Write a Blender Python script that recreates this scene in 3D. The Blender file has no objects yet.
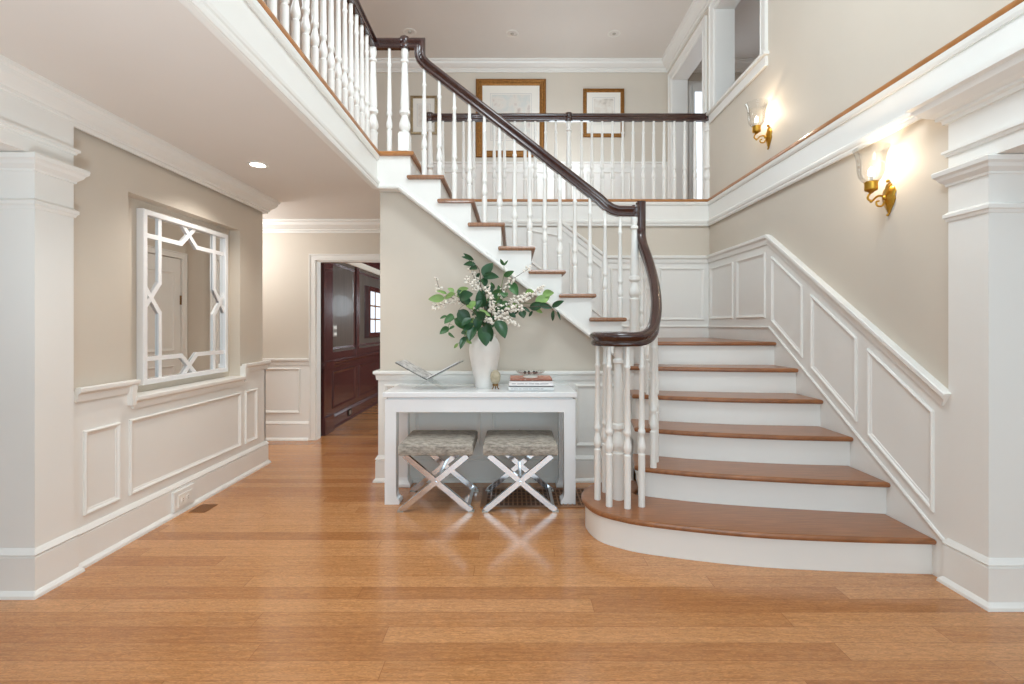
import bpy, bmesh, math, random
from mathutils import Vector, Matrix
random.seed(7)
PI = math.pi
S = bpy.context.scene
COL = S.collection

# ------------------------------------------------------------------ camera
FPX, CX, CY, CAMH = 490.0, 513.0, 325.0, 1.278
cam = bpy.data.cameras.new('camera')
camo = bpy.data.objects.new('camera', cam); COL.objects.link(camo)
cam.sensor_fit = 'HORIZONTAL'; cam.sensor_width = 36.0
cam.lens = FPX/1024*36.0
cam.shift_x = -(CX-512)/1024; cam.shift_y = -(342-CY)/1024
cam.clip_start = 0.05; cam.clip_end = 100
camo.location = (0, 0, CAMH); camo.rotation_euler = (PI/2, 0, 0)
S.camera = camo

# ------------------------------------------------------------------ world, lights, exposure
w = bpy.data.worlds.new('world'); S.world = w; w.use_nodes = True
bg = w.node_tree.nodes['Background']
bg.inputs[0].default_value = (.76, .91, 1.0, 1); bg.inputs[1].default_value = .70
S.view_settings.view_transform = 'Standard'; S.view_settings.look = 'None'
S.view_settings.gamma = 1.0; S.view_settings.use_curve_mapping = False
S.view_settings.exposure = 0.13
S.cycles.diffuse_bounces = 6; S.cycles.max_bounces = 12; S.cycles.transparent_max_bounces = 12
S.cycles.caustics_reflective = False; S.cycles.caustics_refractive = False
S.cycles.sample_clamp_indirect = 6.0

def lamp(name, kind, loc, power, col=(1, .9, .78), radius=.1, size=None, rot=None, spot=None):
    l = bpy.data.lights.new(name, kind); l.energy = power; l.color = col
    if kind == 'AREA':
        l.shape = 'RECTANGLE'; l.size, l.size_y = size
    else:
        l.shadow_soft_size = radius
    if kind == 'SPOT':
        l.spot_size = spot; l.spot_blend = .6
    o = bpy.data.objects.new(name, l); COL.objects.link(o); o.location = loc
    if rot: o.rotation_euler = rot
    return o
COOL = (.72, .90, 1.0); NEUT = (.80, .92, 1.0); WARM = (.95, .94, .92)
lamp('entry_window_daylight', 'AREA', (1.0, -2.9, 1.9), 122, COOL, size=(5.0, 3.6), rot=(PI/2, 0, 0))
lamp('stairwell_fill', 'POINT', (.4, 2.0, 4.3), 130, NEUT, .5)  # unseen lamp added high in the stairwell to brighten the flights
lamp('ceiling_upfill', 'SPOT', (-.8, .9, .6), 92, (.78, .92, 1.0), .25, rot=(PI, 0, 0), spot=2.85)  # added upward fill below the view, brightens the low ceiling; no lamp stands there
lamp('upper_hall_fill', 'POINT', (.7, 6.1, 3.4), 19, NEUT, .3)  # unseen fill added to even out the upper hall; its downlights are off
lamp('upper_gallery_light', 'POINT', (-2.2, 3.0, 3.9), 42, NEUT, .3)
lamp('corridor_light', 'POINT', (-3.1, 4.75, 2.1), 30, WARM, .15)
lamp('mahogany_room_light', 'POINT', (.2, 7.4, 1.8), 170, NEUT, .3)
lamp('side_room_light', 'POINT', (4.2, 5.0, 4.0), 9, NEUT, .2)

# ------------------------------------------------------------------ materials
def lin(c):
    c = c/255.0
    return c/12.92 if c <= .04045 else ((c+.055)/1.055)**2.4
def rgb(r, g, b): return (lin(r), lin(g), lin(b), 1)

def mat(name, col, rough=.5, metal=0.0, vary=0.0, scale=8.0, bump=0.0, stretch=(1, 1, 1), coat=0.0, spec=None):
    m = bpy.data.materials.new(name); m.use_nodes = True
    nt = m.node_tree; b = nt.nodes['Principled BSDF']
    b.inputs['Base Color'].default_value = col
    b.inputs['Roughness'].default_value = rough; b.inputs['Metallic'].default_value = metal
    b.inputs['Coat Weight'].default_value = coat
    if spec is not None: b.inputs['Specular IOR Level'].default_value = spec
    if vary or bump:
        tc = nt.nodes.new('ShaderNodeTexCoord'); mp = nt.nodes.new('ShaderNodeMapping')
        mp.inputs['Scale'].default_value = stretch
        n = nt.nodes.new('ShaderNodeTexNoise'); n.inputs['Scale'].default_value = scale; n.inputs['Detail'].default_value = 4
        nt.links.new(tc.outputs['Object'], mp.inputs[0]); nt.links.new(mp.outputs[0], n.inputs['Vector'])
        if vary:
            r = nt.nodes.new('ShaderNodeValToRGB')
            r.color_ramp.elements[0].position = .3; r.color_ramp.elements[1].position = .7
            r.color_ramp.elements[0].color = tuple(c*(1-vary) for c in col[:3])+(1,)
            r.color_ramp.elements[1].color = tuple(min(1, c*(1+vary)) for c in col[:3])+(1,)
            nt.links.new(n.outputs['Fac'], r.inputs[0]); nt.links.new(r.outputs[0], b.inputs['Base Color'])
        if bump:
            bp = nt.nodes.new('ShaderNodeBump'); bp.inputs['Strength'].default_value = bump; bp.inputs['Distance'].default_value = .01
            nt.links.new(n.outputs['Fac'], bp.inputs['Height']); nt.links.new(bp.outputs[0], b.inputs['Normal'])
    return m

def emit(name, col, strength):
    m = bpy.data.materials.new(name); m.use_nodes = True
    nt = m.node_tree; nt.nodes.clear()
    e = nt.nodes.new('ShaderNodeEmission'); o = nt.nodes.new('ShaderNodeOutputMaterial')
    e.inputs[0].default_value = col; e.inputs[1].default_value = strength
    nt.links.new(e.outputs[0], o.inputs[0]); return m

def glass(name, tint=(1, 1, 1, 1), rough=.02, edge=.25, k=.28):
    m = bpy.data.materials.new(name); m.use_nodes = True
    nt = m.node_tree; nt.nodes.clear()
    t = nt.nodes.new('ShaderNodeBsdfTransparent'); g = nt.nodes.new('ShaderNodeBsdfGlossy')
    lw = nt.nodes.new('ShaderNodeLayerWeight'); lw.inputs[0].default_value = edge
    cl = nt.nodes.new('ShaderNodeMath'); cl.operation = 'MULTIPLY'; cl.inputs[1].default_value = k; cl.use_clamp = True
    nt.links.new(lw.outputs['Fresnel'], cl.inputs[0])
    mx = nt.nodes.new('ShaderNodeMixShader'); o = nt.nodes.new('ShaderNodeOutputMaterial')
    t.inputs[0].default_value = tint; g.inputs['Roughness'].default_value = rough
    nt.links.new(cl.outputs[0], mx.inputs[0]); nt.links.new(t.outputs[0], mx.inputs[1]); nt.links.new(g.outputs[0], mx.inputs[2])
    nt.links.new(mx.outputs[0], o.inputs[0]); return m

def plank_mat(name, dark, mid, light, row, length, rough, along_x=True, coat=.3):
    m = bpy.data.materials.new(name); m.use_nodes = True
    nt = m.node_tree; N = nt.nodes; L = nt.links; b = N['Principled BSDF']
    tc = N.new('ShaderNodeTexCoord')
    mp = N.new('ShaderNodeMapping'); L.new(tc.outputs['Object'], mp.inputs[0])
    if not along_x: mp.inputs['Rotation'].default_value = (0, 0, PI/2)
    sx = N.new('ShaderNodeSeparateXYZ'); L.new(mp.outputs[0], sx.inputs[0])
    dv = N.new('ShaderNodeMath'); dv.operation = 'DIVIDE'; dv.inputs[1].default_value = row; L.new(sx.outputs[1], dv.inputs[0])
    flo = N.new('ShaderNodeMath'); flo.operation = 'FLOOR'; L.new(dv.outputs[0], flo.inputs[0])
    wn = N.new('ShaderNodeTexWhiteNoise'); wn.noise_dimensions = '1D'; L.new(flo.outputs[0], wn.inputs['W'])
    ml = N.new('ShaderNodeMath'); ml.operation = 'MULTIPLY_ADD'; ml.inputs[1].default_value = length; L.new(wn.outputs['Value'], ml.inputs[0]); L.new(sx.outputs[0], ml.inputs[2])
    cb = N.new('ShaderNodeCombineXYZ'); L.new(ml.outputs[0], cb.inputs[0]); L.new(sx.outputs[1], cb.inputs[1])
    br = N.new('ShaderNodeTexBrick'); L.new(cb.outputs[0], br.inputs['Vector'])
    br.offset = 0; br.offset_frequency = 2
    br.inputs['Color1'].default_value = (0, 0, 0, 1); br.inputs['Color2'].default_value = (1, 1, 1, 1); br.inputs['Mortar'].default_value = (.3, .3, .3, 1)
    br.inputs['Scale'].default_value = 1; br.inputs['Mortar Size'].default_value = .0012
    br.inputs['Brick Width'].default_value = length; br.inputs['Row Height'].default_value = row
    gm = N.new('ShaderNodeMapping'); gm.inputs['Scale'].default_value = (1.6, 26, 1); L.new(mp.outputs[0], gm.inputs[0])
    no = N.new('ShaderNodeTexNoise'); no.inputs['Scale'].default_value = 2.2; no.inputs['Detail'].default_value = 6; no.inputs['Roughness'].default_value = .65
    no.inputs['Distortion'].default_value = .6
    add = N.new('ShaderNodeVectorMath'); add.operation = 'ADD'
    sc = N.new('ShaderNodeVectorMath'); sc.operation = 'SCALE'; sc.inputs['Scale'].default_value = 9
    L.new(br.outputs['Color'], sc.inputs[0]); L.new(gm.outputs[0], add.inputs[0]); L.new(sc.outputs[0], add.inputs[1]); L.new(add.outputs[0], no.inputs['Vector'])
    fm = N.new('ShaderNodeMapping'); fm.inputs['Scale'].default_value = (7, 90, 1); L.new(mp.outputs[0], fm.inputs[0])
    fn = N.new('ShaderNodeTexNoise'); fn.inputs['Scale'].default_value = 3; fn.inputs['Detail'].default_value = 3; L.new(fm.outputs[0], fn.inputs['Vector'])
    a1 = N.new('ShaderNodeMath'); a1.operation = 'MULTIPLY_ADD'; a1.inputs[1].default_value = .36
    bw = N.new('ShaderNodeRGBToBW'); L.new(br.outputs['Color'], bw.inputs[0]); L.new(bw.outputs[0], a1.inputs[0])
    a2 = N.new('ShaderNodeMath'); a2.operation = 'MULTIPLY_ADD'; a2.inputs[1].default_value = .62; L.new(no.outputs['Fac'], a2.inputs[0])
    a3 = N.new('ShaderNodeMath'); a3.operation = 'MULTIPLY'; a3.inputs[1].default_value = .30; L.new(fn.outputs['Fac'], a3.inputs[0])
    L.new(a3.outputs[0], a2.inputs[2]); L.new(a2.outputs[0], a1.inputs[2])
    r = N.new('ShaderNodeValToRGB'); L.new(a1.outputs[0], r.inputs[0])
    r.color_ramp.elements[0].position = .15; r.color_ramp.elements[0].color = dark
    r.color_ramp.elements[1].position = .95; r.color_ramp.elements[1].color = light
    e = r.color_ramp.elements.new(.5); e.color = mid
    seam = N.new('ShaderNodeMixRGB'); seam.blend_type = 'MULTIPLY'; seam.inputs[2].default_value = (.62, .55, .5, 1)
    L.new(br.outputs['Fac'], seam.inputs[0]); L.new(r.outputs[0], seam.inputs[1]); 
    km2 = N.new('ShaderNodeMapping'); km2.inputs['Scale'].default_value = (16, 60, 1); km2.inputs['Rotation'].default_value = (0, 0, .4); L.new(mp.outputs[0], km2.inputs[0])
    fl = N.new('ShaderNodeTexNoise'); fl.inputs['Scale'].default_value = 2.2; fl.inputs['Detail'].default_value = 4; fl.inputs['Distortion'].default_value = 1.5; L.new(km2.outputs[0], fl.inputs['Vector'])
    fr = N.new('ShaderNodeMapRange'); fr.inputs['From Min'].default_value = .35; fr.inputs['From Max'].default_value = .68; fr.inputs['To Min'].default_value = .76; fr.inputs['To Max'].default_value = 1.18; L.new(fl.outputs['Fac'], fr.inputs['Value'])
    fx = N.new('ShaderNodeVectorMath'); fx.operation = 'SCALE'; L.new(seam.outputs[0], fx.inputs[0]); L.new(fr.outputs[0], fx.inputs['Scale']); L.new(fx.outputs[0], b.inputs['Base Color'])
    b.inputs['Roughness'].default_value = rough; b.inputs['Coat Weight'].default_value = coat; b.inputs['Coat Roughness'].default_value = .12
    bp = N.new('ShaderNodeBump'); bp.inputs['Strength'].default_value = .05; bp.inputs['Distance'].default_value = .01
    L.new(fn.outputs['Fac'], bp.inputs['Height']); L.new(bp.outputs[0], b.inputs['Normal'])
    return m

WALL = mat('beige_wall_paint', rgb(211, 202, 189), .6, vary=.012, scale=3, bump=.02)
WHITE = mat('white_trim_paint', rgb(236, 235, 231), .38, vary=.006, scale=5)
CEIL = mat('ceiling_paint', rgb(228, 224, 219), .8, vary=.008, scale=3)
FLOOR = plank_mat('oak_plank_floor', rgb(126, 76, 38), rgb(176, 117, 66), rgb(208, 151, 98), .105, 2.3, .22)
OAKX = mat('oak_tread', rgb(146, 94, 57), .32, vary=.22, scale=3, stretch=(2, 30, 2), coat=.3)
OAKY = mat('oak_tread_return', rgb(146, 102, 70), .32, vary=.2, scale=3, stretch=(30, 2, 2), coat=.3)
OAKN = mat('oak_floor_nosing', rgb(172, 116, 64), .32, vary=.15, scale=4, stretch=(3, 3, 3), coat=.3)
RAIL = mat('mahogany_handrail', rgb(54, 26, 21), .2, vary=.12, scale=6, stretch=(4, 4, 4), coat=.6)
MAHO = mat('mahogany_panelling', rgb(80, 43, 40), .22, vary=.25, scale=3, stretch=(3, 8, .8), coat=.5)
MAHO_SHEEN = mat('mahogany_grey_sheen', rgb(98, 88, 80), .3, vary=.2, scale=3, stretch=(3, 8, .8), coat=.5)  # grey of the gloss reflection is put into the mahogany colour
DARKC = mat('dark_wood_ceiling', rgb(60, 50, 40), .5, vary=.15)
CHROME = mat('polished_chrome', rgb(225, 225, 228), .09, 1.0)
BRASS = mat('aged_brass', rgb(196, 150, 62), .28, 1.0, vary=.15, scale=40)
HINGE = mat('hinge_brass', rgb(140, 108, 70), .35, 1.0)
GOLD = mat('gilt_frame', rgb(150, 104, 52), .42, .6, vary=.3, scale=60, bump=.6)
SILV = mat('champagne_frame', rgb(176, 158, 128), .4, .6, vary=.25, scale=60, bump=.4)
MATB = mat('picture_mount', rgb(238, 234, 226), .7)
LACQ = mat('white_lacquer', rgb(238, 240, 242), .22, coat=.4)
MIRR = mat('mirror_silver', rgb(240, 240, 238), .0, 1.0)
CERAM = mat('white_ceramic', rgb(236, 233, 228), .45, vary=.03, scale=14, bump=.08)
DARK = mat('dark_void', rgb(40, 28, 20), .7)
WELL = mat('brown_recess', rgb(88, 60, 40), .7)
VENTB = mat('brown_vent', rgb(138, 94, 58), .45, vary=.1)
PLATE = mat('white_plastic', rgb(236, 234, 228), .3)
STEEL = mat('steel_plate', rgb(190, 186, 178), .3, .8)
STEM = mat('brown_stem', rgb(84, 62, 44), .7)
GSTEM = mat('green_stem', rgb(108, 132, 70), .6)
BLOOM = mat('cream_blossom', rgb(250, 243, 233), .6, vary=.05, scale=90)
LEAFD = mat('dark_leaf', rgb(36, 78, 46), .38, vary=.25, scale=12)
LEAFM = mat('mid_leaf', rgb(64, 108, 60), .42, vary=.25, scale=12)
LEAFL = mat('light_leaf', rgb(134, 168, 96), .45, vary=.2, scale=12)
ACRYL = glass('clear_acrylic', (.96, .97, .97, 1), .03, .35)
SHADE = glass('clear_lamp_glass', (.97, .97, .965, 1), .03, .3, .42)
BULB = emit('lit_bulb', (1, .86, .66, 1), 28)
DOWNL = emit('lit_downlight', (1, .93, .82, 1), 14)
DAYL = emit('daylit_pane', (.80, .90, 1, 1), 1.3)

# hide stool: brindled grey hide
def hide_mat():
    m = mat('grey_cowhide', rgb(132, 126, 118), .75)
    nt = m.node_tree; N = nt.nodes; L = nt.links; b = N['Principled BSDF']
    tc = N.new('ShaderNodeTexCoord'); mp = N.new('ShaderNodeMapping'); mp.inputs['Scale'].default_value = (11, 30, 30)
    L.new(tc.outputs['Object'], mp.inputs[0])
    n = N.new('ShaderNodeTexNoise'); n.inputs['Scale'].default_value = 2; n.inputs['Detail'].default_value = 7; n.inputs['Roughness'].default_value = .7
    L.new(mp.outputs[0], n.inputs['Vector'])
    r = N.new('ShaderNodeValToRGB'); r.color_ramp.elements[0].position = .3; r.color_ramp.elements[1].position = .72
    r.color_ramp.elements[0].color = rgb(92, 87, 80); r.color_ramp.elements[1].color = rgb(206, 198, 186)
    L.new(n.outputs['Fac'], r.inputs[0]); L.new(r.outputs[0], b.inputs['Base Color'])
    bp = N.new('ShaderNodeBump'); bp.inputs['Strength'].default_value = .3; bp.inputs['Distance'].default_value = .004
    L.new(n.outputs['Fac'], bp.inputs['Height']); L.new(bp.outputs[0], b.inputs['Normal'])
    return m
HIDE = hide_mat()

def print_mat(name, sky, ground, ink, scale=9):
    m = mat(name, ground, .6)
    nt = m.node_tree; N = nt.nodes; L = nt.links; b = N['Principled BSDF']
    tc = N.new('ShaderNodeTexCoord'); n = N.new('ShaderNodeTexNoise'); n.inputs['Scale'].default_value = scale; n.inputs['Detail'].default_value = 5
    L.new(tc.outputs['Object'], n.inputs['Vector'])
    r = N.new('ShaderNodeValToRGB'); els = r.color_ramp.elements
    els[0].position = .32; els[0].color = ink; els[1].position = .62; els[1].color = sky
    e = els.new(.46); e.color = ground
    L.new(n.outputs['Fac'], r.inputs[0]); L.new(r.outputs[0], b.inputs['Base Color']); return m
PRINT1 = print_mat('pale_landscape_print', rgb(214, 216, 212), rgb(228, 222, 214), rgb(192, 178, 172), 7)
PRINT2 = print_mat('faint_sketch_print', rgb(230, 226, 218), rgb(222, 214, 204), rgb(196, 188, 178), 14)
COVER = print_mat('salmon_cover', rgb(212, 160, 140), rgb(196, 124, 104), rgb(230, 206, 190), 40)
PAGE = print_mat('grey_photo_page', rgb(206, 204, 202), rgb(176, 174, 172), rgb(132, 130, 130), 26)
BOOKG = mat('pale_grey_cover', rgb(220, 221, 220), .4)
BOOKW = mat('white_cover', rgb(236, 234, 234), .4)
INK = mat('grey_lettering', rgb(188, 186, 188), .5)
STONE = mat('mottled_stone', rgb(178, 168, 144), .35, vary=.25, scale=30)
BEAD = mat('black_bead', rgb(30, 28, 28), .2)

# ------------------------------------------------------------------ mesh helpers
OFF = {}
class MB:
    def __init__(s): s.bm = bmesh.new()
    def poly(s, pts):
        return s.bm.faces.new([s.bm.verts.new(p) for p in pts])
    def loops(s, loops, closed=False, caps=True):
        vs = [[s.bm.verts.new(p) for p in l] for l in loops]
        n = len(vs[0]); m = len(vs)
        for i in range(m if closed else m-1):
            a, b = vs[i], vs[(i+1) % m]
            for j in range(n):
                k = (j+1) % n
                s.bm.faces.new((a[j], a[k], b[k], b[j]))
        if caps and not closed:
            s.bm.faces.new(vs[0]); s.bm.faces.new(vs[-1])
        return s
    def box(s, x0, x1, y0, y1, z0, z1, bev=0):
        if bev:
            return s.slab([(x0, y0), (x1, y0), (x1, y1), (x0, y1)], z0, z1, bev)
        return s.loops([[(x0, y0, z), (x1, y0, z), (x1, y1, z), (x0, y1, z)] for z in (z0, z1)])
    def slab(s, pts, z0, z1, bev=.008):
        if area(pts) < 0: pts = pts[::-1]
        a = offset(pts, bev); q = bev*.3; c = offset(pts, q)
        L = [(a, z0), (c, z0+q), (pts, z0+bev), (pts, z1-bev), (c, z1-q), (a, z1)]
        return s.loops([[(x, y, z) for x, y in l] for l, z in L])
    def prism(s, pts, h0, h1, mp):
        return s.loops([[mp(u, v, h) for u, v in pts] for h in (h0, h1)])
    def mold(s, pts, prof, mp, closed=False):
        n = len(pts); secs = []
        for i in range(n):
            p = Vector(pts[i])
            t1 = (p-Vector(pts[i-1])).normalized() if (i > 0 or closed) else None
            t2 = (Vector(pts[(i+1) % n])-p).normalized() if (i < n-1 or closed) else None
            t1 = t1 or t2; t2 = t2 or t1
            n1 = Vector((-t1.y, t1.x)); n2 = Vector((-t2.y, t2.x))
            m = (n1+n2)/max(.2, 1+n1.dot(n2))
            secs.append([mp(p.x+m.x*d, p.y+m.y*d, h) for d, h in prof])
        return s.loops(secs, closed)
    def lathe(s, prof, c=(0, 0, 0), seg=12, axis='Z', closed=False):
        L = []
        for r, z in prof:
            r = max(r, .0004)
            ring = []
            for i in range(seg):
                a = 2*PI*i/seg; u, v = r*math.cos(a), r*math.sin(a)
                q = {'Z': (u, v, z), 'X': (z, u, v), 'Y': (v, z, u)}[axis]
                ring.append((c[0]+q[0], c[1]+q[1], c[2]+q[2]))
            L.append(ring)
        return s.loops(L, closed)
    def tube(s, path, rad, seg=8):
        P = [Vector(p) for p in path]; n = len(P)
        if not hasattr(rad, '__len__'): rad = [rad]*n
        up = None; L = []
        for i in range(n):
            t = (P[min(i+1, n-1)]-P[max(i-1, 0)]).normalized()
            if up is None:
                up = t.orthogonal().normalized()
            up = (up-t*up.dot(t))
            up = up.normalized() if up.length > 1e-6 else t.orthogonal().normalized()
            sd = t.cross(up)
            L.append([tuple(P[i]+(up*math.cos(2*PI*j/seg)+sd*math.sin(2*PI*j/seg))*rad[i]) for j in range(seg)])
        return s.loops(L)
    def bar(s, a, b, wid, thk, up):
        a, b, up = Vector(a), Vector(b), Vector(up)
        t = (b-a).normalized(); sd = t.cross(up).normalized(); up = sd.cross(t)
        sec = [(-wid/2, -thk/2), (wid/2, -thk/2), (wid/2, thk/2), (-wid/2, thk/2)]
        return s.loops([[tuple(p+sd*u+up*v) for u, v in sec] for p in (a, b)])
    def sweep(s, path, prof):
        """3-D path, profile (side, up); the side vector stays horizontal"""
        P = [Vector(p) for p in path]; n = len(P); H = [None]*n
        for i in range(n):
            t = P[min(i+1, n-1)]-P[max(i-1, 0)]; h = Vector((t.x, t.y, 0))
            if h.length > .15*t.length: H[i] = h.normalized()
        last = None
        for i in range(n-1, -1, -1):
            H[i] = H[i] or last; last = H[i] or last
        for i in range(n):
            H[i] = H[i] or H[i-1]
        L = []
        for i in range(n):
            t = (P[min(i+1, n-1)]-P[max(i-1, 0)]).normalized()
            sd = Vector((H[i].y, -H[i].x, 0)); up = sd.cross(t).normalized()
            L.append([tuple(P[i]+sd*u+up*v) for u, v in prof])
        return s.loops(L)
    def ball(s, c, r, seg=8, sx=1, sy=1, sz=1):
        mx = Matrix.Translation(c) @ Matrix.Diagonal((r*sx, r*sy, r*sz, 1))
        bmesh.ops.create_uvsphere(s.bm, u_segments=seg, v_segments=max(4, seg//2+1), radius=1, matrix=mx); return s
    def build(s, name, m, parent=None, smooth=False, origin=None, kind=None):
        bmesh.ops.recalc_face_normals(s.bm, faces=s.bm.faces[:])
        me = bpy.data.meshes.new(name)
        if parent is not None: o0 = OFF[parent.name]
        elif origin is not None: o0 = Vector(origin)
        else:
            xs = [v.co.x for v in s.bm.verts]; ys = [v.co.y for v in s.bm.verts]; zs = [v.co.z for v in s.bm.verts]
            o0 = Vector(((min(xs)+max(xs))/2, (min(ys)+max(ys))/2, min(zs)))
        for v in s.bm.verts: v.co -= o0
        s.bm.to_mesh(me); s.bm.free()
        me.materials.append(m)
        if smooth:
            me.polygons.foreach_set('use_smooth', [True]*len(me.polygons)); me.set_sharp_from_angle(angle=.7)
        o = bpy.data.objects.new(name, me); COL.objects.link(o)
        if parent is not None: o.parent = parent
        else: o.location = o0
        OFF[o.name] = o0.copy()
        if kind: o['kind'] = kind
        return o

def area(p): return sum(p[i][0]*p[(i+1) % len(p)][1]-p[(i+1) % len(p)][0]*p[i][1] for i in range(len(p)))/2
def offset(pts, d):
    n = len(pts); out = []
    for i in range(n):
        p = Vector(pts[i]); t1 = (p-Vector(pts[i-1])).normalized(); t2 = (Vector(pts[(i+1) % n])-p).normalized()
        n1 = Vector((-t1.y, t1.x)); n2 = Vector((-t2.y, t2.x)); m = (n1+n2)/max(.3, 1+n1.dot(n2))
        out.append((p.x+m.x*d, p.y+m.y*d))
    return out
def spline(pts, n=8):
    P = [Vector(p) for p in pts]; out = []
    for i in range(len(P)-1):
        a, b, c, d = P[max(i-1, 0)], P[i], P[i+1], P[min(i+2, len(P)-1)]
        for k in range(n):
            t = k/n
            out.append(tuple(.5*((2*b)+(c-a)*t+(2*a-5*b+4*c-d)*t*t+(3*b-a-3*c+d)*t**3)))
    out.append(tuple(P[-1])); return out

def thing(name, label, cat, loc, group=None):
    o = bpy.data.objects.new(name, None); COL.objects.link(o); o.location = loc
    o.empty_display_size = .1
    OFF[o.name] = Vector(loc); return tag(o, label, cat, group)
def tag(o, label, cat, group=None):
    o['label'] = label; o['category'] = cat
    if group: o['group'] = group
    return o
NT = [0]
def trim(mb, m, smooth=False):
    NT[0] += 1
    return mb.build('trim_%d' % NT[0], m, kind='structure', smooth=smooth)
def struct(name, mb, m): return mb.build(name, m, kind='structure')
XY = lambda u, v, h: (u, v, h)
def WX(x0, sgn=1): return lambda u, v, h: (x0+sgn*h, u, v)       # plane X = x0, path in (Y, Z)
def WY(y0, sgn=-1): return lambda u, v, h: (u, y0+sgn*h, v)      # plane Y = y0, path in (X, Z)

# moulding profiles (d out of the wall, h height)
def crown(z1, proj=.10, drop=.14):
    return [(0, z1), (proj, z1), (proj, z1-.02), (proj*.86, z1-.03), (proj*.78, z1-.055), (proj*.5, z1-drop*.62), (proj*.3, z1-drop*.72), (proj*.3, z1-drop*.82), (proj*.16, z1-drop*.86), (proj*.14, z1-drop), (0, z1-drop)]
def base(h=.21, p=.018):
    return [(0, 0), (p+.018, 0), (p+.016, .014), (p+.004, .028), (p, .032), (p, h-.042), (p-.006, h-.034), (p+.004, h-.026), (p-.004, h-.012), (p-.012, h), (0, h)]
def cap(z, p=.035, t=.075):
    return [(0, z-t), (p*.35, z-t), (p*.45, z-t*.72), (p*.5, z-t*.5), (p*.95, z-t*.34), (p, z-t*.28), (p, z-.004), (p-.006, z), (0, z)]
PAN = [(0, 0), (0, .008), (.006, .014), (.014, .012), (.02, .005), (.028, .003), (.03, 0)]
CASE = [(0, 0), (0, .012), (.01, .02), (.02, .014), (.085, .018), (.095, .028), (.11, .028), (.11, 0)]

def panels(rects, plane):
    mb = MB()
    for a, b, c, d in rects:
        mb.mold([(a, c), (b, c), (b, d), (a, d)], PAN, plane, True)
    return mb
def panels_poly(polys, plane):
    mb = MB()
    for p in polys: mb.mold(p if area(p) > 0 else p[::-1], PAN, plane, True)
    return mb

R = .19               # riser of the lower flight
YF = 3.88             # front edge of the upper flight treads
XN = lambda k: .902-.2413*(k-7)          # nose of upper tread k
ZK = lambda k: 1.338+.1887*(k-7)         # its height
ZU = 2.66             # upper floor
ZC = 2.43             # lower ceiling
ZT = 4.94             # upper ceiling
XR = 2.165            # right wall plane
YB = 5.40             # stair back wall plane
YH = 6.85             # upper hall back wall
# ================================================================== SETTING
fl = MB().box(-9, 7, -3.2, 10.5, -.1, 0); struct('floor', fl, FLOOR)
# lower ceilings
mb = MB(); mb.box(-9, -1.11, -3.2, 5.55, ZC, ZU-.035); mb.box(-1.11, -.84, 4.07, 5.55, ZC, ZU-.035); struct('ceiling_hall', mb, CEIL)
mb = MB().box(XR+.2, 7, -3.2, 5.6, ZC, ZU-.035); struct('ceiling_side', mb, CEIL)
mb = MB().box(-9, 7, 5.55, 10.5, 2.42, ZU-.035); struct('ceiling_study', mb, DARKC)
mb = MB().box(-9, 7, -3.2, YH+.2, ZT, ZT+.1); struct('ceiling', mb, CEIL)
# upper floor slab with its oak nosing
up = [(-9, -3.2), (-1.058, -3.2), (-1.058, YF), (XN(14), YF), (XN(14), YB-.035), (XR+.15, YB-.035), (XR+.15, 3.0), (7, 3.0), (7, YH+.1), (-9, YH+.1)]
struct('floor_upper', MB().slab(up, ZU-.035, ZU, .012), OAKN)
trim(MB().slab([(XR-.04, -3.2), (XR+.1, -3.2), (XR+.1, YB-.04), (XR-.04, YB-.04)], ZU-.035, ZU, .012), OAKN)
# walls ------------------------------------------------ left wall with its niche
xl = -2.30; NY0, NY1, NZ0, NZ1 = 2.93, 4.13, .83, 2.075
mb = MB()
mb.box(xl-.22, xl, 2.5, NY0, 0, ZC); mb.box(xl-.22, xl, NY1, 4.5, 0, ZC)
mb.box(xl-.22, xl, NY0, NY1, 0, NZ0); mb.box(xl-.22, xl, NY0, NY1, NZ1, ZC)
mb.box(xl-.22, xl-.09, NY0, NY1, NZ0, NZ1)
struct('wall_left', mb, WALL)
# white wainscot on the left wall, stepped round the niche
mb = MB()
mb.prism([(2.5, 0), (4.515, 0), (4.515, .93), (NY1, .93), (NY1, NZ0), (NY0, NZ0), (NY0, .93), (2.5, .93)], 0, .018, WX(xl))
mb.box(xl-.22, xl+.018, 4.5, 4.517, 0, .93)
trim(mb, WHITE)
trim(panels([(2.60, 2.84, .265, .715), (2.91, 4.10, .265, .715), (4.17, 4.36, .265, .715)], WX(xl+.018)), WHITE)
xw = xl+.018
NEG = lambda prof: [(-d, h) for d, h in prof]
mb = MB()
mb.mold([(xw, 2.55), (xw, NY0+.03)], NEG(cap(.95)), XY)
mb.mold([(xw-.08, NY0+.03), (xw-.08, NY0+.0301)], NEG(cap(.95)), XY) if False else None
mb.mold([(xw, NY0+.0), (xw, NY1)], NEG(cap(.85)), XY)
mb.mold([(xw, NY1), (xw, 4.517), (xw-.3, 4.517)], NEG(cap(.95)), XY)
mb.box(xl-.088, xw, NY0, NY1, NZ0-.01, .849)
trim(mb, WHITE)
# vertical cap returns beside the niche
mb = MB()
for y in (NY0-.012, NY1+.012):
    mb.box(xw, xw+.03, y-.018, y+.018, .80, .948, .004)
trim(mb, WHITE)
mb = MB().mold([(xw, 2.50), (xw, 4.517), (xw-.3, 4.517)], NEG(base()), XY); mb.build('baseboard_left', WHITE, kind='structure')
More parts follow.
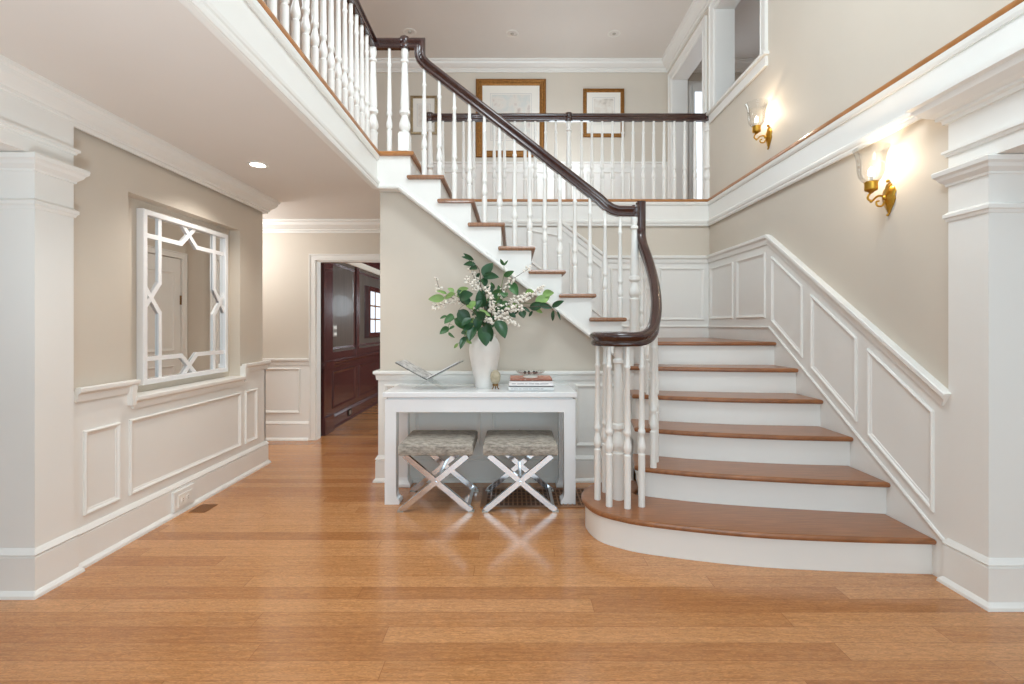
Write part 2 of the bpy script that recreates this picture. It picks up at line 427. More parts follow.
# pillars and headers of the cased openings -------------
CAPP = [(0, 2.003), (.008, 2.003), (.01, 2.014), (.018, 2.022), (.028, 2.032), (.034, 2.046), (.044, 2.056), (.047, 2.074), (.044, 2.080), (0, 2.083)]
def lift(p, dz): return [(d, h+dz) for d, h in p]
ASTR = [(0, 1.815), (.006, 1.815), (.010, 1.828), (.016, 1.834), (.016, 1.85), (.01, 1.854), (0, 1.862)]
FRZ = [(0, 2.15), (.008, 2.15), (.012, 2.162), (.02, 2.166), (.02, 2.178), (0, 2.186)]
def ring(x0, x1, y0, y1): return [(x0, y0), (x0, y1), (x1, y1), (x1, y0)]   # clockwise: left normal points outwards
pl = (-3.0, -2.255, 2.31, 2.515); pr = (2.15, 2.95, 2.215, 2.42)
for (x0, x1, y0, y1), side in ((pl, 'left'), (pr, 'right')):
    dc, da = (0, .013) if side == 'left' else (-.043, -.028)
    trim(MB().box(x0, x1, y0, y1, 0, 2.083+dc), WHITE)
    mb = MB()
    for prof in (lift(CAPP, dc), lift(ASTR, da)): mb.mold(ring(x0, x1, y0, y1), prof, XY, True)
    trim(mb, WHITE)
    MB().mold(ring(x0, x1, y0, y1), base(.225, .014), XY, True).build('baseboard_pillar_'+side, WHITE, kind='structure')
    mb = MB().box(x0 if side == 'left' else x0+.0, x1 if side == 'left' else x0+.4, -3.2, y1, 2.083+dc, ZC)
    trim(mb, WHITE)
    xf = x1 if side == 'left' else x0
    mb = MB()
    if side == 'left': mb.mold([(xf, -3.2), (xf, y1), (xf-.1, y1)], NEG(lift(FRZ, dc)), XY)
    else: mb.mold([(xf, -3.2), (xf, y1), (xf+.1, y1)], lift(FRZ, dc), XY)
    trim(mb, WHITE)
# side rooms behind the pillars
struct('wall_parlour', MB().box(-9, -3.0, 2.36, 2.5, 0, ZC), WALL)
struct('wall_dining', MB().box(2.95, 7, 2.28, 2.40, 0, ZC), WALL)
# left crown runs over header and wall, round the end
trim(MB().mold([(-2.27, -3.2), (-2.27, 4.5), (-2.8, 4.5)], NEG(crown(ZC, .09, .13)), XY), WHITE)
# right crown over header, returned at the pillar
trim(MB().mold([(2.15, -3.2), (2.15, 2.42), (2.22, 2.42)], crown(2.40, .12, .13), XY), WHITE)
# corridor back wall with the study doorway
DX0, DX1, DZ = -2.19, -1.45, 1.995; YH0 = 5.45
mb = MB(); mb.box(-6, DX0, YH0, 5.55, 0, ZC); mb.box(DX1, -1.0, YH0, 5.55, 0, ZC); mb.box(DX0, DX1, YH0, 5.55, DZ, ZC)
struct('wall_corridor', mb, WALL)
trim(MB().mold([(DX1, 0), (DX1, DZ), (DX0, DZ), (DX0, 0)], [(-d*.64, h) for d, h in CASE], WY(YH0)), WHITE)
mb = MB(); mb.box(DX0-.0, DX0+.012, YH0, 5.55, 0, DZ); mb.box(DX1-.012, DX1, YH0, 5.55, 0, DZ); mb.box(DX0, DX1, YH0, 5.55, DZ-.012, DZ); trim(mb, WHITE)
trim(MB().mold([(-1.0, YH0), (-6, YH0)], NEG([(-d, h) for d, h in crown(ZC, .13, .13)]), XY), WHITE)
trim(MB().box(-6, DX0-.070, YH0-.012, YH0, 0, .88), WHITE)
trim(panels([(-2.95, -2.36, .30, .80), (-3.7, -3.05, .30, .80)], WY(YH0-.012)), WHITE)
trim(MB().mold([(DX0-.070, YH0-.012), (-6, YH0-.012)], cap(.91), XY), WHITE)
MB().mold([(DX0-.070, YH0-.012), (-6, YH0-.012)], base(), XY).build('baseboard_corridor', WHITE, kind='structure')
struct('wall_corridor_end', MB().box(-6.1, -6, 2.5, 5.6, 0, ZC), WALL)
# wall below the upper flight
YW = 4.02; XWL = -1.09
def zs(x): return 1.33+(.91-x)*.7755          # pitch line through the tread noses
mb = MB()
mb.prism([(XWL, 0), (.98, 0), (.98, 1.0), (.9, 1.06), (-.90, 2.44), (-1.07, 2.44), (-1.07, 2.5), (XWL, 2.5)], 0, .1, lambda u, v, h: (u, YW+h, v))
mb.box(XWL, XWL+.1, YW+.1, 4.595, 0, ZC); mb.box(XWL, XWL+.1, 5.375, YH0, 0, ZC); mb.box(XWL, XWL+.1, 4.595, 5.375, 2.0, ZC)
struct('wall_stair', mb, WALL)
trim(MB().box(XWL-.012, .98, YW-.014, YW, 0, .88), WHITE)
mb = MB().mold([(.98, YW-.014), (XWL-.012, YW-.014), (XWL-.012, 4.51)], NEG([(-d, h) for d, h in cap(.905)]), XY); trim(mb, WHITE)
MB().mold([(.98, YW-.014), (XWL-.012, YW-.014), (XWL-.012, 4.51)], base(.21), XY).build('baseboard_stair', WHITE, kind='structure')
trim(panels([(-1.05, -.90, .29, .79), (-.80, -.26, .29, .79), (-.17, .42, .29, .79), (.51, .9, .29, .79)], WY(YW-.014)), WHITE)
# closet door in the side of the stair block (seen in the mirror)
d = MB().box(XWL-.002, XWL+.04, 4.60, 5.37, .01, 1.995).build('door_1', WHITE, kind='structure')
pm = panels([(4.73, 5.26, .25, .85), (4.73, 5.26, 1.0, 1.85)], WX(XWL-.002, -1)); pm.build('door_panel', WHITE, d)
for z in (.35, 1.55): MB().box(XWL-.012, XWL+.03, 5.355, 5.378, z-.05, z+.05).build('hinge', HINGE, d)
MB().ball((XWL-.02, 4.62, .95), .028, 12).tube([(XWL-.02, 4.62, .95), (XWL+.03, 4.62, .95)], .01).build('door_knob', HINGE, d, True)
trim(MB().mold([(5.375, 0), (5.375, 2.0), (4.595, 2.0), (4.595, 0)], [(-d*.62, h) for d, h in CASE], WX(XWL, -1)), WHITE)
# stair back wall, right wall with upper openings, upper hall
struct('wall_back', MB().box(-1.0, XR+.2, YB, YB+.15, 0, ZU-.03), WALL)
D0, D1, DT = 5.57, 6.66, 4.62; O0, O1, OB, OT = 4.27, 5.25, 3.60, 4.67
mb = MB()
mb.box(XR, XR+.2, 2.42, D0, 0, OB); mb.box(XR, XR+.2, -3.2, 2.42, ZC, OB); mb.box(XR, XR+.2, -3.2, O0, OB, ZT)
mb.box(XR, XR+.2, O1, D0, OB, ZT); mb.box(XR, XR+.2, O0, O1, OT, ZT); mb.box(XR, XR+.2, D0, D1, DT, ZT); mb.box(XR, XR+.2, D1, YH, ZU, ZT)
mb.box(XR, XR+.2, D0, D1, 0, ZU-.03)
struct('wall_right', mb, WALL)
struct('wall_upper', MB().box(-6, 7, YH, YH+.15, ZU, ZT), WALL)
struct('wall_gallery', MB().box(-6, -5.9, -3.2, YH, ZU, ZT), WALL)
struct('wall_side_room', MB().box(6.4, 6.5, 2, YH, ZU, ZT), WALL)
struct('wall_side_room_front', MB().box(XR+.2, 6.4, 2.9, 3.0, ZU, ZT), WALL)
trim(MB().mold([(XR, -3.2), (XR, YH), (-5.9, YH)], crown(ZT, .13, .135), XY), WHITE)
trim(MB().mold([(6.4, YH), (XR+.2, YH), (XR+.2, 3.0)], NEG([(-d_, h) for d_, h in crown(ZT, .13, .135)]), XY), WHITE)
# casings and linings of upper openings
mb = MB(); mb.mold([(D0, ZU), (D0, DT), (D1, DT), (D1, ZU)], CASE, WX(XR, -1))
mb.box(XR-.005, XR+.205, D1-.014, D1, ZU, DT); mb.box(XR-.005, XR+.205, D0, D0+.014, ZU, DT); mb.box(XR-.005, XR+.205, D0, D1, DT-.014, DT)
trim(mb, WHITE)
mb = MB(); mb.mold([(O0, OB), (O0, OT), (O1, OT), (O1, OB)], CASE, WX(XR, -1))
mb.box(XR-.005, XR+.205, O1-.014, O1, OB, OT); mb.box(XR-.005, XR+.205, O0, O0+.014, OB, OT); mb.box(XR-.005, XR+.205, O0, O1, OT-.014, OT)
trim(mb, WHITE)
mb = MB(); mb.box(XR-.05, XR+.2, O0-.13, O1+.12, OB-.03, OB, .006); mb.box(XR-.025, XR, O0-.11, O1+.11, OB-.12, OB-.03, .006); trim(mb, WHITE)
# glazed door in the side room
mb = MB(); mb.mold([(2.50, ZU), (2.50, 4.62), (3.35, 4.62), (3.35, ZU)], [(d*.5, h) for d, h in CASE], WY(YH)); trim(mb, WHITE)
wn = MB().box(2.50, 3.35, YH-.012, YH-.002, ZU, 4.62).build('window_1', DAYL, kind='structure')
mb = MB(); mb.box(2.50, 2.53, YH-.03, YH-.012, ZU, 4.62); mb.box(3.26, 3.35, YH-.03, YH-.012, ZU, 4.62); mb.box(2.53, 3.26, YH-.03, YH-.012, 4.53, 4.62); mb.box(2.53, 3.26, YH-.03, YH-.012, ZU, ZU+.2)
mb.build('window_frame', WHITE, wn)
# upper hall wainscot
trim(MB().box(-5.9, XR, YH-.014, YH, ZU, 3.52), WHITE)
trim(MB().mold([(XR, YH-.014), (-5.9, YH-.014)], cap(3.55, .03, .07), XY), WHITE)
trim(panels([(x, x+.62, ZU+.26, 3.42) for x in (-1.9, -1.17, -.44, .29, 1.02)], WY(YH-.014)), WHITE)
# white bands under the gallery edges with their lower mouldings
BAND = [(0, 2.362), (.010, 2.362), (.016, 2.376), (.016, 2.388), (.022, 2.394), (.026, 2.408), (.026, 2.418), (.014, 2.424), (.006, 2.436), (0, 2.436)]
LIP = [(0, 2.590), (.010, 2.590), (.018, 2.604), (.022, 2.626), (0, 2.626)]
trim(MB().box(-1.11, -1.085, -3.2, YF+.03, 2.36, ZU-.034), WHITE)
mb = MB(); mb.mold([(-1.085, -3.2), (-1.085, YF+.03)], NEG(BAND), XY); mb.mold([(-1.085, -3.2), (-1.085, YF+.03)], NEG(LIP), XY)
mb.mold([(-1.11, -3.2), (-1.11, 3.9)], [(0, 2.36), (.008, 2.362), (.012, 2.38), (.03, 2.42), (.03, 2.43), (0, 2.43)], XY)
trim(mb, WHITE)
mb = MB(); mb.box(XR-.016, XR+.01, -3.2, YB, 2.37, ZU-.034); mb.box(-.8, XR, YB-.016, YB, 2.37, ZU-.034); trim(mb, WHITE)
pb = [(XR-.016, -3.2), (XR-.016, YB-.016), (-.8, YB-.016)]
mb = MB(); mb.mold(pb, BAND, XY); mb.mold(pb, LIP, XY); trim(mb, WHITE)
# wainscot on the right stair wall
zl = 1.14
def rz(y): return .94+(min(y, 4.11)-2.41)*.6435        # rail top line
def kz(y): return .205+(min(y, 4.11)-2.435)*.63         # skirt line
trim(MB().prism([(2.42, 0), (YB, 0), (YB, rz(5)), (4.11, rz(5)), (2.42, rz(2.42))], 0, .015, WX(XR, -1)), WHITE)
RC = [(-.075, 0), (-.075, .012), (-.052, .016), (-.036, .018), (-.024, .034), (-.02, .036), (0, .036), (.004, .03), (.004, 0)]
trim(MB().mold([(2.405, rz(2.405)), (4.11, rz(5)), (YB-.015, rz(5))], RC, WX(XR-.015, -1)), WHITE)
SK = [(-.012, 0), (-.012, .008), (0, .012), (.008, .008), (.008, 0)]
trim(MB().mold([(2.435, .20), (4.11, kz(5)), (YB-.015, kz(5))], SK, WX(XR-.015, -1)), WHITE)
pp = []
for a, b in ((2.50, 2.965), (3.06, 3.53), (3.635, 4.07)):
    pp.append([(a, kz(a)+.075), (b, kz(b)+.075), (b, rz(b)-.16), (a, rz(a)-.16)])
pp += [[(4.17, zl+.20), (4.70, zl+.20), (4.70, rz(5)-.14), (4.17, rz(5)-.14)], [(4.78, zl+.20), (5.32, zl+.20), (5.32, rz(5)-.14), (4.78, rz(5)-.14)]]
trim(panels_poly(pp, WX(XR-.015, -1)), WHITE)
# wainscot on the landing back wall, climbing with the upper flight
XK = 1.03
def bz(x): return rz(5)+(XK-x)*.7755
trim(MB().prism([(XR, .9), (XR, rz(5)), (XK, rz(5)), (.62, bz(.62)), (-.2, bz(.62)), (-.2, .9)], 0, .015, WY(YB)), WHITE)
trim(MB().mold([(XR-.015, rz(5)), (XK, rz(5)), (.55, bz(.55))], [(-d, h) for d, h in RC], WY(YB-.015)), WHITE)
trim(MB().mold([(XR-.015, kz(5)), (.95, kz(5))], SK, WY(YB-.015)), WHITE)
pp = [[(1.61, zl+.19), (2.10, zl+.19), (2.10, rz(5)-.13), (1.61, rz(5)-.13)], [(1.07, zl+.19), (1.53, zl+.19), (1.53, rz(5)-.13), (1.07, rz(5)-.13)]]
for a, b in ((.62, .98), (.15, .53)):
    lo = lambda x: rz(5)-.72+(XK-x)*.7755
    pp.append([(a, lo(a)), (b, lo(b)), (b, min(2.33, bz(b)-.16)), (a, min(2.33, bz(a)-.16))])
trim(panels_poly(pp, WY(YB-.015)), WHITE)

# mahogany study beyond the doorway
XM = -2.25
struct('wall_study', MB().box(XM-.1, XM, 5.55, 10.5, 0, 2.42), MAHO_SHEEN)
struct('wall_study_end', MB().box(XM, 2.2, 10.4, 10.5, 0, 2.42), MAHO)
struct('wall_study_right', MB().box(1.6, 1.7, 5.55, 10.5, 0, 2.42), WALL)
trim(MB().box(XM, XM+.012, 5.55, 10.4, 0, .80), MAHO)
mb = MB()
for y in (5.98, 7.02, 8.55): mb.box(XM, XM+.03, y-.06, y+.06, .8, 2.3)
mb.box(XM, XM+.02, 5.6, 10.4, .82, .94); mb.box(XM, XM+.02, 5.6, 10.4, 2.1, 2.42)
mb.mold([(XM+.012, 5.6), (XM+.012, 10.4)], NEG(cap(.84, .05, .09)), XY)
trim(mb, MAHO)
trim(panels([(6.08, 6.94, .24, .70), (7.12, 8.45, .24, .70), (5.62, 5.86, .24, .70)], WX(XM+.012)), MAHO)
trim(panels([(6.06, 6.94, .97, 2.06), (7.10, 8.47, .97, 2.06)], WX(XM)), MAHO)
mb = MB().mold([(XM+.012, 5.6), (XM+.012, 10.4)], NEG(base(.17, .02)), XY); mb.build('baseboard_study', MAHO, kind='structure')
mb = MB(); mb.box(XM, XM+.06, 5.68, 5.92, 0, 2.3); mb.box(XM, XM+.085, 5.66, 5.94, 0, .2); mb.box(XM, XM+.085, 5.66, 5.94, .76, .85); trim(mb, MAHO)
trim(MB().mold([(XM+.02, 5.92), (XM+.02, 10.4)], NEG([(0, 2.10), (.03, 2.10), (.06, 2.15), (.06, 2.17), (0, 2.18)]), XY), WALL)  # pale paint stands in for the glint along this dark wood moulding
mb = MB()
for y in (6.6, 7.7, 8.8): mb.box(XM, 1.6, y-.08, y+.08, 2.28, 2.42)
trim(mb, MAHO)
wn = MB().box(XM, XM+.02, 7.50, 8.35, 1.16, 1.80).build('window_2', DAYL, kind='structure')
MB().mold([(7.50, 1.16), (8.35, 1.16), (8.35, 1.80), (7.50, 1.80)], [(0, 0), (0, .06), (-.03, .08), (-.07, .07), (-.08, 0)], WX(XM), True).build('window_frame', MAHO, wn)
mb = MB(); mb.box(XM+.02, XM+.03, 7.9, 7.93, 1.16, 1.80)
for z in (1.37, 1.58): mb.box(XM+.02, XM+.03, 7.5, 8.35, z-.012, z+.012)
mb.build('window_muntin', VENTB, wn)

# ================================================================== STAIRCASE
stair = thing('staircase', 'white staircase with oak treads turning left at the landing', 'staircase', (1.5, 2.5, 0))
N = {}
N[1] = spline([(.86, 3.44), (.68, 3.43), (.53, 3.34), (.45, 3.2), (.437, 3.05), (.485, 2.89), (.595, 2.785), (.766, 2.70), (1.2, 2.58), (1.65, 2.52), (2.15, 2.487)], 6)
N[2] = spline([(.775, 3.13), (.844, 3.08), (1.1, 2.985), (1.363, 2.92), (1.75, 2.85), (2.15, 2.79)], 6)
N[3] = spline([(.84, 3.39), (.976, 3.33), (1.2, 3.25), (1.5, 3.18), (1.8, 3.13), (2.15, 3.095)], 6)
N[4] = spline([(.89, 3.66), (1.2, 3.55), (1.6, 3.455), (2.15, 3.395)], 6)
N[5] = spline([(.925, 3.91), (1.2, 3.83), (1.6, 3.755), (2.15, 3.69)], 6)
N[6] = spline([(.95, 4.10), (1.2, 4.07), (1.6, 4.03), (2.15, 4.0)], 6)
def inset_curve(c, d):
    out = []
    for i, p in enumerate(c):
        t = (Vector(c[min(i+1, len(c)-1)])-Vector(c[max(i-1, 0)])).normalized()
        out.append((p[0]-t.y*d, p[1]+t.x*d))
    return out
TH = .032
for k in range(1, 6):
    back = [(x, y+.05) for x, y in N[k+1]][::-1]
    if k == 1: front = N[1]; back = back[:-1]+[(.86, 3.30)]
    else: front = N[k]
    MB().slab(front+[p for p in back], k*R-TH, k*R, .012).build('tread', OAKX, stair)
for k in range(1, 7):
    c = inset_curve(N[k], .026 if k == 1 else .032)
    c[-1] = (2.15, c[-1][1])
    if k == 1: bk = [(2.15, 3.2), (1.2, 3.5)]
    elif k == 6: bk = [(2.15, YB-.02), (.98, YB-.02)]
    else: bk = [(2.15, N[k+1][-1][1]+.08), (N[k+1][0][0]+.03, N[k+1][0][1]+.08)]
    if k > 1: c[0] = (c[0][0]+.022, c[0][1])
    poly = c+bk
    MB().loops([[(x, y, z) for x, y in poly] for z in ((k-1)*R if k < 3 else (k-2)*R, k*R-TH)]).build('riser', WHITE, stair)
MB().slab(N[6]+[(2.15, YB-.015), (.80, YB-.015), (.80, 4.12)], 6*R-TH, 6*R, .012).build('landing', OAKX, stair)
for k in range(7, 14):
    x1 = XN(k); z = ZK(k)
    MB().slab([(x1-.296, YF), (x1, YF), (x1, YB-.015), (x1-.296, YB-.015)], z-TH, z, .012).build('tread', OAKY, stair)
for k in range(7, 15):
    x1 = XN(k)-.032
    MB().box(x1-.02, x1, YF+.12, YB-.015, ZK(k-1) if k > 7 else 6*R, ZK(k)-TH).build('riser', WHITE, stair)
# closed side string with stepped top, plus its lower moulding
def sb(x): return 2.385-(x+.925)*.7755
pts = []
for k in range(7, 15):
    x1 = XN(k)-.032
    pts += [(x1, ZK(k-1)-TH if k > 7 else sb(x1)), (x1, ZK(k)-TH)]
pts += [(-1.085, ZK(14)-TH), (-1.085, 2.365), (-.925, 2.365)]
MB().prism(pts, 0, .09, lambda u, v, h: (u, YF+.03+h, v)).build('stringer', WHITE, stair)
SM = [(0, 0), (0, .02), (.012, .026), (.022, .02), (.03, .008), (.045, .006), (.045, 0)]
MB().mold([(-1.085, 2.363), (-.915, 2.363), (.88, 2.363-1.795*.7755)], SM, WY(YF+.03)).build('string_moulding', WHITE, stair)
MB().box(.88, .965, YF+.04, 4.15, 0, 6*R-TH).build('newel_block', WHITE, stair)

# ================================================================== RAILINGS
BTOP = [(.0125, 0), (.0125, .115), (.0170, .122), (.0175, .134), (.0130, .142), (.0195, .475), (.0175, .500), (.0220, .512), (.0225, .524), (.0195, .532), (.0135, .542), (.0150, .556), (.0240, .598), (.0245, .614), (.0225, .630), (.0140, .644), (.0145, .648), (.0222, .656), (.0212, .664)]
BCACHE = {}
def baluster(parent, x, y, z0, z1):
    L = round(z1-z0, 2)
    if L not in BCACHE:
        o = MB().lathe([(.0205, 0)]+[(r, L-t) for r, t in BTOP[::-1]], seg=10).build('baluster', WHITE, parent=parent, smooth=True)
        for v in o.data.vertices: v.co += OFF[parent.name]
        BCACHE[L] = o.data
    else:
        o = bpy.data.objects.new('baluster', BCACHE[L]); COL.objects.link(o); o.parent = parent
    o.location = Vector((x, y, z0))-OFF[parent.name]
    o.scale = (1, 1, (z1-z0)/L)
    return o
NTOP = [(.026, 0), (.031, .03), (.030, .055), (.022, .085), (.034, .095), (.035, .112), (.024, .122), (.027, .20), (.037, .46), (.033, .488), (.043, .498), (.044, .522), (.036, .530), (.026, .542), (.029, .556), (.046, .606), (.047, .628), (.040, .648), (.028, .664), (.030, .668), (.044, .676), (.040, .69)]
def newel(parent, x, y, z0, z1, r=.036, block=False):
    q = r/.040
    mb = MB().lathe([(.039*q, z0)]+[(a*q, z1-t) for a, t in NTOP[::-1]], (x, y, 0), 16)
    if block:
        h = r*1.12; top = z1-.675
        mb.loops([[(x+sx*h*s_, y+sy*h*s_, z) for sx, sy in ((-1, -1), (1, -1), (1, 1), (-1, 1))] for z, s_ in ((z0, 1), (top-.02, 1), (top, .8))])
    return mb.build('newel_post', WHITE, parent, True)
RP = [(-.020, -.042), (.020, -.042), (.026, -.034), (.026, -.022), (.020, -.012), (.022, -.004), (.033, .006), (.036, .018), (.032, .030), (.020, .039), (.008, .042), (-.008, .042), (-.020, .039), (-.032, .030), (-.036, .018), (-.033, .006), (-.022, -.004), (-.020, -.012), (-.026, -.022), (-.026, -.034)]
def railcap(parent, x, y, z, r=.045):
    return MB().lathe([(r*.9, z-.048), (r, z-.04), (r, z-.02), (r*.9, z-.008), (r*1.08, z+.01), (r*1.08, z+.03), (r*.9, z+.046), (.01, z+.05)], (x, y, 0), 18).build('rail_cap', RAIL, parent, True)

sr = thing('stair_railing', 'stair railing with mahogany handrail, white balusters and scrolled lower end', 'railing', (.66, 3.07, .19))
YR = 3.925
zr = lambda x: 2.822-.7755*x
# upper flight handrail: gooseneck, slope, easing to level
path = [(-.867, 3.53), (-.744, 3.53), (-.744, 3.45), (-.738, 3.415), (-.718, 3.388), (-.685, zr(-.685)), (.69, zr(.69)), (.745, 2.235), (.79, 2.205), (.84, 2.190), (.985, 2.188)]
MB().mold(path, [(v, u) for u, v in RP], lambda u, v, h: (u, YR+h, v)).build('handrail', RAIL, sr, True)
railcap(sr, .985, YR, 2.188, .04)
# lower flight handrail: drop, sweep, scroll
low = [(1.022, 3.93, 2.265), (1.022, 3.93, 2.15), (1.022, 3.93, 2.03), (1.024, 3.915, 1.965), (1.027, 3.86, 1.885), (1.03, 3.75, 1.775), (1.015, 3.58, 1.64), (.985, 3.40, 1.515), (.945, 3.23, 1.395), (.90, 3.10, 1.30), (.85, 3.005, 1.235), (.775, 2.935, 1.20), (.68, 2.905, 1.193), (.585, 2.935, 1.193), (.525, 3.02, 1.193), (.525, 3.12, 1.193), (.585, 3.195, 1.193), (.665, 3.205, 1.193), (.725, 3.16, 1.193), (.735, 3.09, 1.193), (.70, 3.045, 1.193)]
lowp = spline(low, 4)
MB().sweep(lowp, RP).build('handrail', RAIL, sr, True)
MB().lathe([(.05, 1.151), (.055, 1.16), (.055, 1.175), (.048, 1.185), (.058, 1.195), (.06, 1.215), (.045, 1.235), (.01, 1.237)], (.665, 3.075, 0), 18).build('rail_cap', RAIL, sr, True)
newel(sr, .658, 3.07, R, 1.155, .038)
newel(sr, .975, YR, 6*R-.03, 2.16, .040)
def lowz(y):
    seg = [p for p in lowp if p[2] > 1.2]
    return min(seg, key=lambda p: abs(p[1]-y))[2]
for x, y in ((.528, 3.06), (.578, 2.945), (.68, 2.91), (.772, 2.94), (.60, 3.195), (.718, 3.165)):
    baluster(sr, x, y, R, 1.155)
for k, x, y in ((2, .885, 3.09), (2, .937, 3.22), (3, .965, 3.39), (3, .99, 3.50), (4, 1.012, 3.66), (4, 1.022, 3.78), (5, 1.03, 3.91)):
    baluster(sr, x, y, k*R, lowz(y)-.035)
for k in range(7, 14):
    for dx in (.044, .165):
        x = XN(k)-dx
        z1 = max(2.19, zr(x))-.045
        baluster(sr, x, YR, ZK(k), z1)
# gallery railing along the left upper edge, turning to the stair head
gr = thing('gallery_railing', 'gallery railing along the upper left edge, at the head of the stairs', 'railing', (-1.115, 3.0, ZU))
MB().mold([(-1.115, 1.2), (-1.115, YR), (-.867, YR)], RP, lambda u, v, h: (u, v, 3.53+h)).build('handrail', RAIL, gr, True)
railcap(gr, -.867, YR, 3.53, .043)
newel(gr, -1.115, 3.905, ZU, 3.49, .036)
newel(gr, -.867, YR, ZU, 3.49, .039, block=True)
baluster(gr, -.99, YR, ZU, 3.49)
for i in range(20): baluster(gr, -1.115, 3.905-.165-.1225*i, ZU, 3.49)
# gallery railing across the back
gb = thing('gallery_railing', 'straight gallery railing across the back, in front of the gilt pictures', 'railing', (.6, 5.43, ZU))
YG = 5.43
MB().mold([(-.925, YG), (XR, YG)], RP, lambda u, v, h: (u, v, 3.577+h)).build('handrail', RAIL, gb, True)
xs = (-.92, .617, 2.16)
for x in xs:
    newel(gb, x, YG, ZU, 3.537, .036); railcap(gb, x, YG, 3.577, .043)
for a, b in ((xs[0], xs[1]), (xs[1], xs[2])):
    g = .143; st = (b-a-2*g)/11
    for i in range(12): baluster(gb, a+g+st*i, YG, ZU, 3.537)

# ================================================================== CONSOLE TABLE
tb = thing('console_table', 'long white lacquered console table against the wall below the stairs', 'table', (-.235, 3.72, 0))
TX0, TX1, TY0, TY1, TZ = -.925, .457, 3.475, 3.965, .80
MB().box(TX0, TX1, TY0, TY1, TZ-.038, TZ, .006).build('tabletop', LACQ, tb)
mb = MB(); i = .0125
mb.box(TX0+.03, TX1-.03, TY0+.03, TY1-.03, TZ-.052, TZ-.036)
mb.box(TX0+.09, TX1-.09, TY0+i, TY0+i+.025, TZ-.145, TZ-.05, .004); mb.box(TX0+.09, TX1-.09, TY1-i-.025, TY1-i, TZ-.145, TZ-.05, .004)
mb.box(TX0+i, TX0+i+.025, TY0+.09, TY1-.09, TZ-.145, TZ-.05, .004); mb.box(TX1-i-.025, TX1-i, TY0+.09, TY1-.09, TZ-.145, TZ-.05, .004)
mb.build('apron', LACQ, tb)
lw = .082
for sx in (-1, 1):
    for sy in (-1, 1):
        x = TX0+.012 if sx < 0 else TX1-.012; y = TY0+.012 if sy < 0 else TY1-.012
        mb = MB(); L = []
        for z, a in ((TZ-.05, 0), (TZ-.13, 0), (.075, -.002), (.05, .003), (.034, .013), (.026, .022), (.006, .024), (0, .020)):
            xx, yy = x-sx*(lw+a), y-sy*(lw+a)
            L.append([(x, y, z), (xx, y, z), (xx, yy, z), (x, yy, z)])
        mb.loops(L).build('leg', LACQ, tb)

# ================================================================== STOOLS
def make_stool(label, ox, oy):
    t = thing('stool', label, 'stool', (ox, oy, 0))
    W, D, z0, z1 = .255, .235, .385, .468
    bm = MB(); n = 8
    pts = [(ox-W, oy-D), (ox+W, oy-D), (ox+W, oy+D), (ox-W, oy+D)]
    L = [(offset(pts, .02), z0), (offset(pts, .004), z0+.006), (pts, z0+.02), (pts, z1-.022), (offset(pts, .006), z1-.008), (offset(pts, .024), z1), (offset(pts, .1), z1+.006)]
    bm.loops([[(x, y, z) for x, y in l] for l, z in L])
    seat = bm.build('seat', HIDE, t, True)
    sm = MB(); sm.box(ox-.0015, ox+.0015, oy-D+.03, oy+D-.03, z1+.001, z1+.0065); sm.box(ox-W+.05, ox+W-.05, oy-.0015, oy+.0015, z1+.001, z1+.0065)
    sm.build('seam', HIDE, seat)
    for yy in (oy-D+.03, oy+D-.03):
        for s in (-1, 1):
            y = yy+s*.0015
            b = MB(); b.bar((ox+s*.242, y, .008), (ox-s*.215, y, z0), .036, .03, (0, 1, 0))
            lg = b.build('leg', CHROME, t)
            MB().box(ox+s*.242-.02, ox+s*.242+.02, y-.017, y+.017, 0, .008).build('foot_pad', STEEL, lg)
        MB().tube([(ox-.0, yy-.022, .20), (ox, yy+.022, .20)], .012, 10).build('bolt', CHROME, t, True)
    MB().tube([(ox, oy-D+.03, .20), (ox, oy+D-.03, .20)], .012, 10).build('stretcher', CHROME, t, True)
    for s in (-1, 1):
        b = MB(); b.bar((ox+s*.225, oy-D+.03, .035), (ox+s*.225, oy+D-.03, .035), .02, .012, (0, 0, 1)) if s > 0 else b.bar((ox+s*.20, oy-D+.03, z0-.012), (ox+s*.20, oy+D-.03, z0-.012), .02, .02, (0, 0, 1))
        b.build('side_rail', CHROME, t)
    return t
make_stool('grey hide stool with crossed chrome legs, left one under the console table', -.528, 3.565)
make_stool('grey hide stool with crossed chrome legs, nearer the staircase, standing over the floor grille', .05, 3.565)

# ================================================================== THINGS ON THE TABLE
VX, VY = -.218, 3.75
va = thing('vase', 'tall white ceramic vase holding leafy branches on the console table', 'vase', (VX, VY, TZ))
pr = [(.066, 0), (.072, .006), (.078, .05), (.098, .15), (.115, .24), (.1195, .29), (.114, .335), (.098, .37), (.083, .388), (.080, .398), (.084, .406), (.078, .408), (.072, .40), (.072, .38), (.085, .36), (.09, .30), (.06, .05), (.02, .03)]
MB().lathe([(r, TZ+z) for r, z in pr], (VX, VY, 0), 32).build('body', CERAM, va, True)
MB().lathe([(.0815, TZ+.392), (.0865, TZ+.396), (.0865, TZ+.404), (.0815, TZ+.408)], (VX, VY, 0), 32, closed=True).build('rim', CERAM, va, True)

